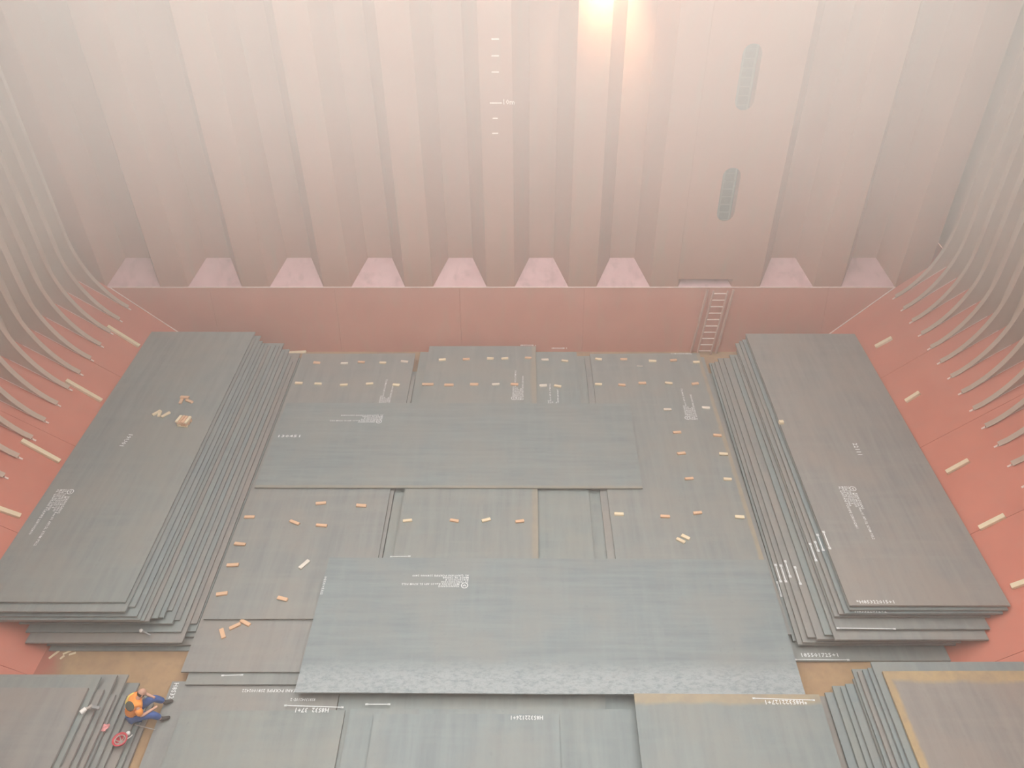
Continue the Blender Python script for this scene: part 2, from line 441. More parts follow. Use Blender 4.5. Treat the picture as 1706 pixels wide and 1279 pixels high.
# ------------------------------------------------------------------ steel plates
PLATES = {}
def steel_plate(key, xc, yc, ztop, length, width, along, rot=0.0, thick=.045, label='', group=None, tint=None, warp=.006, **props):
    """slab with its long side along world X ('x') or Y ('y'); slightly wavy as rolled plate is"""
    nx, ny = 24, 8
    bm = bmesh.new()
    ph = [random.uniform(0, 6.28) for _ in range(4)]; am = random.uniform(.4, 1)*warp
    def h(x, y): return am*(math.sin(x*.9+ph[0])*math.cos(y*1.3+ph[1])+.6*math.sin(x*2.1+y+ph[2]))
    hl, hw = length/2, width/2
    bev = .006
    rows = {}
    for lev in (0, 1):
        for i in range(nx+1):
            for j in range(ny+1):
                x = -hl+length*i/nx; y = -hw+width*j/ny
                rows[lev, i, j] = bm.verts.new((x, y, (0 if lev else -thick)+h(x, y)-am*1.6))
    for i in range(nx):
        for j in range(ny):
            bm.faces.new([rows[1, i, j], rows[1, i+1, j], rows[1, i+1, j+1], rows[1, i, j+1]])
            bm.faces.new([rows[0, i, j], rows[0, i, j+1], rows[0, i+1, j+1], rows[0, i+1, j]])
    for i in range(nx):
        bm.faces.new([rows[0, i, 0], rows[0, i+1, 0], rows[1, i+1, 0], rows[1, i, 0]])
        bm.faces.new([rows[0, i+1, ny], rows[0, i, ny], rows[1, i, ny], rows[1, i+1, ny]])
    for j in range(ny):
        bm.faces.new([rows[0, 0, j+1], rows[0, 0, j], rows[1, 0, j], rows[1, 0, j+1]])
        bm.faces.new([rows[0, nx, j], rows[0, nx, j+1], rows[1, nx, j+1], rows[1, nx, j]])
    rim = [e for e in bm.edges if len(e.link_faces) == 2 and e.calc_face_angle(0) > .9]
    bmesh.ops.bevel(bm, geom=rim, offset=bev, segments=1, affect='EDGES')
    o = obj('steel_plate', bm, M_STEEL)
    rz = rot+(math.pi/2 if along == 'y' else 0)
    o.location = (xc, yc, ztop); o.rotation_euler = (0, 0, rz)
    tag(o, label, 'steel plate', group)
    o['half_length'], o['half_width'] = hl, hw
    o['tint'] = tint if tint is not None else random.uniform(.1, .85)
    for k in ('rim_x0', 'rim_x1', 'rim_y0', 'rim_y1', 'scale_band'): o[k] = float(props.get(k, 0.0))
    o['rim_strength'] = float(props.get('rim_strength', .6))
    PLATES[key] = (o, Matrix.Translation(o.location) @ Matrix.Rotation(rz, 4, 'Z'))
    return o
def on_plate(key, name, me, mat, wloc, wrz):
    o, M = PLATES[key]
    c = link_mesh(name, me, mat, o)
    c['kind'] = 'stuff'
    c.matrix_local = M.inverted() @ Matrix.Translation((wloc[0], wloc[1], o.location.z+.004)) @ Matrix.Rotation(wrz, 4, 'Z')
    return c
ORD = ['top', 'second', 'third', 'fourth', 'fifth', 'sixth', 'seventh', 'eighth', 'ninth', 'tenth', 'eleventh', 'twelfth', 'thirteenth', 'fourteenth', 'fifteenth', 'sixteenth', 'seventeenth', 'eighteenth', 'nineteenth']
LEN, WID = 12.4, 4.15
def stack(pref, corners, ztop, pitch, thick, side, near, phrase, tints, group, topextra=''):
    n = len(corners)
    for k, (px, py) in enumerate(corners):
        z = ztop-pitch*k
        p = P(px, py, z)
        xc = p.x-side*WID/2
        if pref in ('ls', 'rs'):  # keep clear of the slope plates
            lim = FL-(z-.12)/SL+.03 if pref == 'ls' else FR+(z-.12)/SR-.03
            w = WID
            if pref == 'ls': w = min(WID, p.x-lim); xc = p.x-w/2
            else: w = min(WID, lim-p.x); xc = p.x+w/2
        else:
            lim = FL-(z-.12)/SL+.03 if pref == 'bl' else FR+(z-.12)/SR-.03
            w = min(WID, abs(p.x-lim)); xc = p.x-side*w/2
        yc = p.y+LEN/2 if near else p.y-LEN/2
        ln = LEN
        if near and p.y+LEN > 25.65: ln = 25.65-p.y; yc = p.y+ln/2
        lab = ('%s plate of the %s%s' % (ORD[k] if k < n-1 else 'lowest', phrase, topextra if k == 0 else ''))
        kw = {}
        if pref == 'br' and k == 0: kw = dict(rim_x1=.34, rim_y1=.22, rim_strength=.95)
        steel_plate((pref, k), xc, yc, z, ln, w, 'y', random.uniform(-.0015, .0015), thick, lab, group,
                    tints(k), **kw)
GS = 'plates of the %s'
LS = [(209, 1002), (209, 1018), (224, 1010), (227, 1026), (232, 1032), (240, 1033), (248, 1034), (262, 1029), (272, 1028), (286, 1016), (286, 1038), (299, 1032), (301, 1052), (303, 1070), (327, 1038), (326, 1051), (325, 1060), (320, 1074), (320, 1083)]
RS = [(1416, 1008), (1416, 1015), (1408, 1021), (1399, 1022), (1390, 1026), (1394, 1047), (1391, 1065), (1375, 1057), (1361, 1064), (1346, 1061), (1338, 1069), (1330, 1073), (1322, 1067), (1323, 1100)]
BL = [(142, 1145), (165, 1127), (170, 1148), (192, 1124), (188, 1156), (212, 1123), (212, 1158), (232, 1137), (238, 1160), (250, 1156), (254, 1168)]
BL = [(147, 1145), (168, 1127), (173, 1148), (196, 1124), (192, 1156), (214, 1123), (211, 1158), (232, 1137), (240, 1160), (250, 1158), (256, 1170)]
BR = [(1471, 1117), (1451, 1102), (1446, 1112), (1437, 1115), (1428, 1117), (1419, 1114), (1421, 1130), (1409, 1138), (1400, 1143), (1386, 1142), (1374, 1153), (1364, 1159)]
BL = [(x-0, y) for x, y in BL]
stack('ls', LS, 1.46, .078, .042, 1, True, 'tall stack topped by a small wood pile', lambda k: (.42 if k == 0 else random.uniform(.15, .8)), 'plates of the stack under the wood pile')
stack('rs', RS, 1.44, .103, .058, -1, True, 'tall stack next to the sloping ladder', lambda k: (.78 if k == 0 else random.uniform(.1, .75)), 'plates of the stack by the ladder')
stack('bl', BL, 1.16, .105, .062, 1, False, 'stack the worker sits on', lambda k: (.72 if k == 0 else random.uniform(.2, .9)), 'plates of the stack under the worker')
stack('br', BR, 1.24, .103, .06, -1, False, 'stack whose uppermost plate has a yellow rust rim', lambda k: (.95 if k == 0 else random.uniform(.1, .9)), 'plates of the yellow-rimmed stack')
TK = .04
def flat(key, x0, x1, y0, y1, z, along, rot=0, label='', tint=None, group='plates laid out in the middle', **kw):
    L, Wd = (x1-x0, y1-y0) if along == 'x' else (y1-y0, x1-x0)
    steel_plate(key, (x0+x1)/2, (y0+y1)/2, z, L, Wd, along, rot, TK, label, group, tint, **kw)
ZA = .42
def X(px, py, z): return P(px, py, z).x
def Y(py, z): return P(878, py, z).y
# middle columns (upper layer, then the layers that show at their ends and in the gaps)
flat('A', -8.72, -4.33, 12.95, 25.15, ZA, 'y', .004, 'long plate beside the wood-pile stack dotted with two rows of blocks', .55)
flat('H', -8.80, -4.22, 11.42, 23.8, ZA-.08, 'y', 0, 'plate sticking out nearer below the block-dotted plate, three blocks on it', .68)
flat('I', -8.62, -4.24, 11.12, 23.5, ZA-.16, 'y', 0, 'plate in shade just under the overhanging plate with three blocks', .5)
flat('A4', -8.7, -4.22, 11.9, 24.3, ZA-.24, 'y', 0, 'lowest plate of the block-dotted column, glimpsed in the slot by the middle plate', .5)
flat('B', -3.86, .34, 13.2, 25.62, ZA+.02, 'y', -.002, 'far middle plate with eleven blocks and a blue-white stencil', .45, rim_y0=.22, rim_strength=.3)
flat('C', -2.2, 1.95, 13.0, 25.35, ZA-.07, 'y', .001, 'narrow strip of plate showing low between two block-dotted plates', .3)
flat('B3', -4.2, .1, 13.4, 25.45, ZA-.15, 'y', 0, 'plate edge showing in the slot between two block-dotted plates', .4)
flat('C3', 0.15, 3.2, 13.6, 25.2, ZA-.155, 'y', 0, 'low plate showing as a thin line beside the narrow strip', .4)
flat('D', 2.52, 6.80, 12.6, 25.15, ZA, 'y', .012, 'long plate beside the ladder-side stack with blocks along both edges', .5, rim_y0=.16, rim_strength=.45)
flat('D2', 2.30, 6.95, 12.5, 25.0, ZA-.08, 'y', .010, 'plate under the long plate beside the ladder-side stack, showing its rim', .62)
flat('E', -8.62, 3.66, 17.78, 22.0, ZA+.08, 'x', -.003, 'crosswise plate lying over the far columns with a grey stencil', .22, rim_y0=.12, rim_strength=.28)
flat('G', -5.72, 6.86, 10.72, 14.94, ZA+.08, 'x', -.006, 'big crosswise plate with flaking bluish band along its near edge', .12, scale_band=.95)
# near row
flat('J', -9.0, -4.7, -1.2, 11.25, .18, 'y', 0, 'plate at the feet of the worker with white figures on its rim', .62, group='plates of the near row')
flat('K', -8.42, -4.42, -1.9, 10.42, .26, 'y', .006, 'near plate marked 37+1 lying on the plate at the worker\'s feet', .4, group='plates of the near row')
flat('N', -4.68, 1.95, 2.0, 11.4, .18, 'y', 0, 'plate in the shadow strip under the big crosswise plate', .4, group='plates of the near row')
flat('N2', 1.4, 5.6, -1.2, 11.2, .10, 'y', 0, 'short bit of plate showing between shadow strip and 127+1 plate', .2, group='plates of the near row')
flat('L', -4.33, 2.75, -2.0, 10.45, .26, 'y', -.001, 'wide near plate with the paler 126+1 plate lying on it', .2, group='plates of the near row')
flat('M', -3.70, .78, -2.2, 10.28, .34, 'y', .001, 'pale near plate marked 126+1 lying on a wider plate', .15, group='plates of the near row')
flat('R', 2.58, 7.1, -1.75, 10.66, ZA+.17, 'y', -.006, 'near plate marked 127+1 with a tan far rim, over the big crosswise plate', .25, group='plates of the near row', rim_x1=.30, rim_strength=.6)
flat('R2', 2.68, 7.14, -1.9, 10.5, ZA+.09, 'y', -.006, 'second plate under the one marked 127+1', .5, group='plates of the near row')
flat('R3', 2.7, 7.1, -1.9, 10.45, ZA+.01, 'y', -.006, 'third plate under the one marked 127+1', .5, group='plates of the near row')
flat('R4', 2.75, 7.1, -1.9, 10.45, ZA-.07, 'y', -.006, 'fourth plate under the one marked 127+1', .5, group='plates of the near row')

# ------------------------------------------------------------------ stencils
BLOCK = "%s\n        MTS-24-006 Rev.01 API 5L X70M PSL2\n25 TH4150021200\n8S81307G200 4\nMADE IN CHINA\nAL QAHTANI PCKPIPE %s"
def stencil(key, px, py, rz, serial, first='        XIANGGANG', size=.088, width=1.0, body=None):
    z = PLATES[key][0].location.z
    me = font_mesh(body or BLOCK % (first, serial), size, 1.12, .82, width=width)
    me.name = 'stencil_lettering'
    p = P(px, py, z)
    on_plate(key, 'stencil_lettering', me, M_MARK, p, rz)
    if body is None:                            # round maker's mark in front of the first line
        bm = bmesh.new()
        n = 20; r1, r0 = .10, .078; cx, cy = .10, .0
        ring = [(bm.verts.new((cx+r1*math.cos(a), cy+r1*math.sin(a), 0)), bm.verts.new((cx+r0*math.cos(a), cy+r0*math.sin(a), 0))) for a in [2*math.pi*k/n for k in range(n)]]
        for k in range(n):
            a, b = ring[k], ring[(k+1) % n]; bm.faces.new((a[0], b[0], b[1], a[1]))
        for q in ((-.03, .012), (0, -.012), (.03, .012)):
            v = [bm.verts.new((cx+q[0]+dx, cy+q[1]+dy, 0)) for dx, dy in ((-.012, -.02), (.012, -.02), (.018, .02), (-.006, .02))]
            bm.faces.new(v)
        me2 = bpy.data.meshes.new('round_mark'); bm.to_mesh(me2); bm.free()
        on_plate(key, 'round_mark', me2, M_MARK, p, rz)
HP = math.pi/2
stencil('G', 780, 975, math.pi, '2S89000 2409', size=.090)
stencil('E', 636, 702, math.pi, '2S81002408', size=.088)
stencil(('ls', 0), 120, 815, -HP, '2S81002410', size=.105)
stencil(('rs', 0), 1419, 810, -HP, '2S81002401', size=.10)
stencil('D', 1146, 699, HP, '2S81002402', size=.085)
stencil('B', 856, 666, HP, '2S81002406', size=.085)
stencil('A', 631, 682, HP, '2S81002404', size=.085)
stencil('C', 916, 690, HP, '2S81002407', size=.085)
def line(key, px, py, rz, body, size, width=1.0, spacing=1.1):
    z = PLATES[key][0].location.z
    me = font_mesh(body, size, spacing, width=width); me.name = 'stencil_figures'
    on_plate(key, 'stencil_figures', me, M_MARK, P(px, py, z), rz)
line(('rs', 0), 1428, 1005, 0, '*H85322015+1', .14, 1.05)
line(('rs', 2), 1420, 1020, 0, '*H85322012+2', .12, 1.1)
line(('rs', 13), 1334, 1094, 0, '185501725+1', .16, 1.05)
line('R', 1343, 1166, math.pi, '*H85322127+1', .16, .95)
line('M', 905, 1192, math.pi, 'H85322126+1', .15, .85)
line('K', 549, 1179, math.pi, 'H8532  37+1', .17, .85)
line('J', 522, 1148, math.pi, 'AL QAHTANI PCKPIPE 2S81002422', .12, .9)
line('N', 526, 1163, math.pi, '8S81304210D 2', .11, .8)
line('J', 291, 1137, -HP, 'H8S32', .17, .9)
line(('ls', 0), 216, 722, -HP-.15, '19U01', .20, 1.1)
line(('rs', 0), 1420, 738, -HP, '22111', .20, 1.1)
line('E', 461, 728, 0, '130451', .16, 1.6)
line('B', 893, 574, math.pi, '* 85332040', .12, 1.0)
line('C', 945, 579, math.pi, '1 85332041', .12, 1.0)
line('D', 1152, 588, math.pi, '*H85322018+1', .12, 1.0)
line('G', 541, 960, -HP-.0, '0G131+5322', .09, 1.2)
# white paint bars along plate edges
def edge_bar(key, a, b, w=.02):
    z = PLATES[key][0].location.z
    p, q = P(*a, z), P(*b, z); d = q-p
    bm = bmesh.new(); add_box(bm, (0, 0, 0), (d.length, w, .003))
    for e in (-1, 1): add_box(bm, (e*d.length/2, 0, 0), (.07, w*2.2, .003))
    me = bpy.data.meshes.new('paint_bar'); bm.to_mesh(me); bm.free()
    on_plate(key, 'paint_bar', me, M_MARK, (p+q)/2, math.atan2(d.y, d.x))
edge_bar('R', (1256, 1163), (1355, 1166))
edge_bar('K', (476, 1175), (570, 1178))
edge_bar('L', (611, 1173), (648, 1173))
edge_bar('G', (652, 927), (682, 926.5))
edge_bar('I', (371, 1125), (403, 1124))
edge_bar(('rs', 5), (1396, 1046), (1490, 1047.5))
edge_bar(('rs', 13), (1325, 1098.5), (1413, 1099))
def side_bar(key, py0, py1, inset=.05, right=False):
    o, M = PLATES[key]; hw = o['half_width']
    z = o.location.z; y0, y1 = P(878, py0, z).y, P(878, py1, z).y
    x = o.location.x+(hw-inset)*(1 if right else -1)
    bm = bmesh.new(); add_box(bm, (0, 0, 0), (abs(y1-y0), .03, .003))
    for e in (-1, 1): add_box(bm, (e*abs(y1-y0)/2, 0, 0), (.08, .07, .003))
    me = bpy.data.meshes.new('paint_bar'); bm.to_mesh(me); bm.free()
    on_plate(key, 'paint_bar', me, M_MARK, (x, (y0+y1)/2), HP)
for k, a, b in ((0, 886, 913), (1, 901, 928), (2, 891, 916), (3, 903, 917), (4, 906, 933), (8, 945, 972), (9, 935, 960), (10, 942, 968), (11, 941, 968), (12, 970, 992)):
    side_bar(('rs', k), a, b)

# ------------------------------------------------------------------ wooden blocks
def plate_z_under(x, y, pref):
    best = 0
    for (key, (o, M)) in PLATES.items():
        q = M.inverted() @ Vector((x, y, 0))
        if abs(q.x) <= o['half_length'] and abs(q.y) <= o['half_width']: best = max(best, o.location.z)
    return best
def settle(px, py):
    z = .6
    for _ in range(6):
        p = P(px, py, z); z = plate_z_under(p.x, p.y, None)
    return P(px, py, z)
BLKME = {}
def block_mesh(L, Wd, H):
    bm = bmesh.new(); add_box(bm, (0, 0, H/2), (L, Wd, H), bevel=.006)
    for v in bm.verts: v.co += Vector((random.uniform(-.006, .006), random.uniform(-.006, .006), 0))
    me = bpy.data.meshes.new('wood_block'); bmesh.ops.recalc_face_normals(bm, faces=bm.faces); bm.to_mesh(me); bm.free(); return me
def wood_block(px, py, z, L, deg, mat, label, group, tone='', Wd=.10, H=.055, rz_tilt=0):
    me = block_mesh(L*random.uniform(.93, 1.06), Wd*random.uniform(.9, 1.1), H)
    o = link_mesh('wood_block', me, mat)
    o.location = P(px, py, z); o.rotation_euler = (0, rz_tilt, math.radians(deg))
    return tag(o, label, 'wood block', group)
TON = {'p': (M_WOODP, 'pale'), 'o': (M_WOODO, 'orange'), 'g': (M_WOODG, 'greyish')}
NTH = ['first', 'second', 'third', 'fourth', 'fifth', 'sixth', 'seventh', 'eighth', 'ninth']
def row(key, pts, where, group, L=.27):
    z = PLATES[key][0].location.z+.0
    for i, it in enumerate(pts):
        px, py, tn = it[:3]; deg = it[3] if len(it) > 3 else random.uniform(-8, 8); ln = it[4] if len(it) > 4 else L
        m, nm = TON[tn]
        wood_block(px, py+2, z, ln, deg, m, '%s wood block, %s %s' % (nm, NTH[i], where), group)
ga, gb, gd = 'blocks on the plate beside the wood-pile stack', 'blocks on the far middle plate', 'blocks on the plate beside the ladder-side stack'
row('A', [(528, 603, 'o'), (574, 604, 'g'), (602, 602, 'o'), (638, 603, 'p'), (674, 601, 'g', -10)], 'from the wood-pile stack in the farthest row', ga)
row('A', [(498, 637, 'p'), (530, 638, 'p'), (573, 640, 'p'), (616, 638, 'p'), (660, 640, 'p')], 'from the wood-pile stack in the row before the crosswise plate', ga)
row('B', [(737, 598, 'p'), (777, 597, 'o'), (817, 596, 'p'), (841, 596, 'p'), (880, 595, 'o')], 'from the slot in the far row of the far middle plate', gb)
row('B', [(713, 639, 'o', 0, .42), (748, 640, 'o', 0, .36), (790, 639, 'o', 0, .3), (826, 639, 'g'), (857, 639, 'o')], 'from the slot in the front row of the far middle plate', gb)
row('C', [(908, 598, 'g'), (941, 600, 'p', -8)], 'in the far row of the narrow plate strip', 'blocks on the narrow plate strip')
row('C', [(905, 641, 'g'), (929, 642, 'p', -14)], 'in the front row of the narrow plate strip', 'blocks on the narrow plate strip')
row('D', [(997, 597, 'p', -10), (1039, 597, 'o'), (1087, 600, 'p'), (1122, 599, 'o'), (1160, 602, 'p')], 'in the farthest row beside the ladder-side stack', gd)
row('D', [(997, 639, 'p'), (1036, 640, 'o'), (1070, 637, 'o'), (1114, 637, 'p'), (1158, 638, 'o', 10)], 'in the row farthest but one beside the ladder-side stack', gd)
row('D', [(1112, 681, 'g'), (1128, 719, 'o'), (1135, 754, 'o', 8), (1148, 796, 'o', 6)], 'going nearer along the gap beside the crosswise plate corner', gd)
row('D', [(1176, 678, 'g'), (1195, 724, 'o', -6), (1205, 755, 'p', -6), (1212, 797, 'p', -4)], 'going nearer along the rusty rim by the ladder-side stack', gd)
row('D', [(1031, 855, 'p'), (1108, 859, 'o'), (1162, 853, 'o'), (1232, 860, 'p', -6)], 'in the row between the two crosswise plates, ladder side', gd)
row('D', [(1134, 899, 'p', -35), (1142, 893.5, 'p', -35)], 'of two slanted ones touching on the ladder-side plate', gd)
row('B', [(679, 866, 'p', 8), (757, 866, 'o', -12), (810, 865, 'p', 20), (866, 867, 'o', 8)], 'along the middle plate between the two crosswise plates', gb)
row('A', [(535, 837, 'o', 8), (602, 841, 'o', -5)], 'next to the near rim of the stencilled crosswise plate', ga, .30)
row('A', [(491, 869, 'o', -25), (536, 874, 'o', -5)], 'set a little nearer than the two at the crosswise rim', ga, .32)
row('A', [(416, 860, 'o', 2), (400, 905, 'o', -6), (388, 940, 'o', 4), (370, 988, 'o', 10)], 'going nearer along the foot of the wood-pile stack', ga, .32)
row('A', [(471, 996, 'o', -16)], 'alone by the near end of the block-dotted plate', ga, .32)
row('A', [(507, 939, 'g', 55)], 'lying askew off the corner of the big crosswise plate', ga, .34)
row('H', [(371, 1054, 'o', -62), (392, 1042, 'o', 32), (409, 1036, 'o', -28)], 'of three scattered on the overhanging plate', 'blocks on the overhanging plate', .31)
stick = wood_block(1066, 610, ZA, .24, -4, M_WOODG, 'thin pale stick lying between block rows beside the ladder-side stack', 'loose sticks', Wd=.035, H=.02)
ZT = PLATES['ls', 0][0].location.z
for (px, py, d, w) in ((308, 662.5, -4, 'red-tinged block at the back of the arrow-like trio'), (302.5, 668.5, -86, 'upright-lying block of the arrow-like trio'), (315.5, 669, -28, 'slanted block of the arrow-like trio')):
    wood_block(px, py, ZT+(.057 if 'back' in w else 0), .30, d, M_WOODO, w+' on the tall stack', 'loose blocks on the tall stack')
for (px, py, d, w) in ((261.5, 688.5, 50, 'outermost block of the zigzag trio'), (266.5, 690, -82, 'middle block of the zigzag trio'), (276.5, 691.5, 52, 'innermost block of the zigzag trio')):
    wood_block(px, py, ZT, .30, d, M_WOODP, w+' on the tall stack', 'loose blocks on the tall stack')
# the small pile: four layers of blocks, one bundle of individual pieces
c0 = P(308, 706, ZT)
cnt = 0
for lay in range(4):
    for k in range(3 if lay < 3 else 4):
        me = block_mesh(.34, .085, .055); o = link_mesh('wood_block', me, M_WOODO if (k+lay) % 3 else M_WOODP)
        a = 80 if lay % 2 or lay == 3 else -8
        off = (k-(1 if lay < 3 else 1.5))*(.125 if lay < 3 else .105)
        dv = Vector((-math.sin(math.radians(a)), math.cos(math.radians(a)), 0))
        o.location = c0+dv*off+Vector((0, 0, .056*lay)); o.rotation_euler = (0, 0, math.radians(a+random.uniform(-3, 3)))
        lab = 'block %s from one side in the %s layer of the small wood pile' % (NTH[k], ['bottom', 'second', 'third', 'uppermost'][lay])
        tag(o, lab, 'wood block', 'blocks stacked in the small pile')
wood_block(1301, 705, settle(1301, 705).z, .15, 5, M_WOODP, 'lone pale cube-like block on the stepped side of the ladder-side stack', 'loose sticks', Wd=.13, H=.1)
# long square timbers running up the slope plates from under the two tall stacks
def batten(a, b, foot, sl, label, group):
    p, q = PS(*a, foot, sl), PS(*b, foot, sl)
    s = -1 if foot < 0 else 1
    n = Vector((-s*sl, 0, 1)).normalized()
    d = (q-p); q = q+d*.06
    d = q-p; L = d.length; ux = d.normalized(); uy = n.cross(ux)
    R = Matrix((ux, uy, n)).transposed()
    bm = bmesh.new(); add_box(bm, (0, 0, 0), (L, .14, .10), bevel=.008)
    o = obj('timber_batten', bm, M_WOODP)
    o.matrix_world = Matrix.Translation((p+q)/2+n*.05) @ R.to_4x4()
    return tag(o, label, 'timber', group)
gl, gr = 'timbers behind the wood-pile stack', 'timbers behind the ladder-side stack'
for i, (a, b) in enumerate((((178, 545), (228, 576)), ((109, 635), (165, 667)), ((35, 735), (95, 768)), ((-22, 842), (30, 860)))):
    batten(a, b, FL, SL, 'square timber on the red slope, %s from the far wall beside the wood-pile stack' % NTH[i], gl)
for i, (a, b) in enumerate((((1487, 564), (1461, 578)), ((1533, 655), (1511, 669)), ((1615, 768), (1580, 787)), ((1675, 860), (1635, 880)), ((1722, 966), (1688, 978)))):
    batten(a, b, FR, SR, 'square timber on the red slope, %s from the far wall beside the ladder-side stack' % NTH[i], gr)
for i, (px, py, L, d) in enumerate(((91, 1090, .3, 55), (112, 1087, .2, 35), (121, 1089, .16, 20), (104, 1095, .12, 60))):
    wood_block(px, py, 0, L, d, M_WOODP, '%s wood chip on the rusty floor, %s of four below the tall stack' % (['long', 'thin', 'yellowish', 'tiny'][i], NTH[i]), 'wood chips on the floor', Wd=.06, H=.02)
wood_block(490, 588, 0, .9, 4, M_WOODP, 'pale plank end wedged at the far foot of the wood-pile stack', 'loose sticks', Wd=.14, H=.06)

# ------------------------------------------------------------------ worker
M_SKIN = simple('skin', (.62, .36, .26), .5, .06)
M_VEST = simple('orange_vest_cloth', (1.0, .36, .07), .7, .06)
M_YEL = simple('yellow_reflective_tape', (.95, .78, .22), .5, .05)
M_BLUE = simple('blue_work_trousers', (.055, .12, .36), .8, .2)
M_BOOT = simple('dark_boot_leather', (.06, .055, .05), .6)
M_HAIR = simple('dark_cropped_hair', (.05, .04, .035), .8)
M_PAD = simple('dark_olive_pad', (.085, .085, .06), .8)
M_GREY = simple('grey_plastic', (.3, .3, .3), .5)
M_WHITE = simple('white_plastic', (.85, .84, .8), .4, .03)
M_REDH = simple('red_helmet_shell', (.62, .07, .09), .35)
M_STRAP = simple('grey_webbing', (.45, .40, .36), .8)
def skin(name, verts, edges, radii, mat, parent, root=0, sub=2):
    me = bpy.data.meshes.new(name); me.from_pydata([tuple(v) for v in verts], edges, [])
    o = link_mesh(name, me, mat, parent)
    m = o.modifiers.new('skin', 'SKIN'); m.use_smooth_shade = True
    if not me.skin_vertices: me.skin_vertices.new(name='')
    for i, r in enumerate(radii):
        sv = me.skin_vertices[0].data[i]; sv.radius = (r, r) if not isinstance(r, tuple) else r; sv.use_root = (i == root)
    s = o.modifiers.new('sub', 'SUBSURF'); s.levels = sub; s.render_levels = sub
    return o
SEATZ = PLATES['bl', 7][0].location.z
pel = P(221, 1189, SEATZ+.12)
FEETZ = .18
per = empty('person', (pel.x, pel.y, SEATZ))
tag(per, 'worker in orange vest and blue trousers, sitting bent forward on the plate steps', 'person')
ORG = Vector((pel.x, pel.y, SEATZ))
def L(v): return Vector(v)-ORG
fwd = Vector((.91, .40, 0)).normalized(); lat = Vector((-fwd.y, fwd.x, 0))   # lat: his left (away from the camera)
UP = Vector((0, 0, 1))
def B(f, l, u): return fwd*f+lat*l+UP*(u+.12)                                # body frame from the pelvis
spine = [B(0, 0, 0), B(.06, 0, .17), B(.14, 0, .33), B(.22, .0, .44), B(.29, .01, .54)]
head = B(.385, .02, .63)
shL, shR = B(.22, .19, .40), B(.22, -.19, .40)
elL, elR = B(.36, .29, .20), B(.22, -.27, .17)
haL, haR = B(.50, .17, .15), B(.53, -.15, .14)
hpL, hpR = B(.02, .10, -.02), B(.02, -.10, -.02)
knL, knR = B(.50, .17, .10), B(.43, -.24, .07)
anL, anR = L(Vector((ORG+B(.66, .21, 0)).xy.to_3d())+UP*(FEETZ+.10)), L(Vector((ORG+B(.56, -.22, 0)).xy.to_3d())+UP*(FEETZ+.10))
toL, toR = anL+fwd*.20-UP*.055, anR+fwd*.20-UP*.055
V = spine+[shL, elL, haL, shR, elR, haR, hpL, knL, anL, hpR, knR, anR]
Ed = [(0, 1), (1, 2), (2, 3), (3, 4), (3, 5), (5, 6), (6, 7), (3, 8), (8, 9), (9, 10), (0, 11), (11, 12), (12, 13), (0, 14), (14, 15), (15, 16)]
Rd = [.11, .10, .09, .06, .055, .05, .045, .032, .05, .045, .032, .09, .065, .045, .09, .065, .045]
# fingers: short chains rooted in each palm, curled inward
def hand(V, Ed, Rd, wrist, el, side):
    d = (wrist-el).normalized(); acr = d.cross(UP).normalized(); dn = -UP
    palm = wrist+d*.07
    V.append(palm); Rd.append(.036); Ed.append(((7 if side > 0 else 10), len(V)-1))
    for k, (o_, ln) in enumerate(((-.033, .075), (-.011, .085), (.011, .08), (.033, .062))):
        a = palm+acr*o_+d*.01; b = palm+acr*o_*1.1+d*(.03+ln*.45)+dn*.012; c = palm+acr*o_+d*(.035+ln*.7)+dn*.05
        n = len(V); V.extend((a, b, c)); Rd.extend((.0105, .0095, .008)); Ed.extend(((n, n+1), (n+1, n+2)))
    a = palm-d*.03+acr*(-.03*side); b = palm+acr*(-.065*side)+dn*.012; c = palm+d*.035+acr*(-.06*side)+dn*.035
    n = len(V); V.extend((a, b, c)); Rd.extend((.013, .011, .009)); Ed.extend(((n, n+1), (n+1, n+2)))
hand(V, Ed, Rd, haL, elL, 1); hand(V, Ed, Rd, haR, elR, -1)
body = skin('body', V, Ed, Rd, M_SKIN, per)
hd = (head-spine[4]).normalized()
# head: ellipsoid with brow, jaw, nose, ears, eyes; bowed forward
hz = (UP*.80+fwd*.60).normalized(); hx = (fwd*.75-UP*.66).normalized(); hy = lat
HM = Matrix((hx, hy, hz)).transposed().to_4x4(); HM.translation = head
bm = bmesh.new(); bmesh.ops.create_uvsphere(bm, u_segments=24, v_segments=16, radius=1)
for v in bm.verts:
    x, y, z_ = v.co
    w = 1-.22*max(0, -z_)
    v.co = Vector((x*.102*(1 if z_ > -.3 else .92)+(.012 if z_ < -.2 and x > 0 else 0), y*.082*w, z_*.122))
def add_sph(c, r):
    q = bmesh.ops.create_uvsphere(bm, u_segments=8, v_segments=6, radius=1)
    bmesh.ops.transform(bm, matrix=Matrix.Translation(c) @ Matrix.Diagonal((*r, 1)), verts=q['verts'])
add_sph((.105, 0, -.02), (.022, .014, .028)); add_sph((0, .084, -.01), (.022, .012, .034)); add_sph((0, -.084, -.01), (.022, .012, .034))
add_sph((.092, 0, -.072), (.014, .028, .008)); add_sph((.088, 0, .022), (.02, .06, .012))
bmesh.ops.transform(bm, matrix=HM, verts=bm.verts); obj('head', bm, M_SKIN, per, True)
bm = bmesh.new()
for sy in (-1, 1):
    q = bmesh.ops.create_uvsphere(bm, u_segments=8, v_segments=6, radius=.012)
    bmesh.ops.transform(bm, matrix=HM @ Matrix.Translation((.094, sy*.034, 0)), verts=q['verts'])
obj('eyes', bm, M_HAIR, per)
bm = bmesh.new(); bmesh.ops.create_uvsphere(bm, u_segments=24, v_segments=16, radius=1)
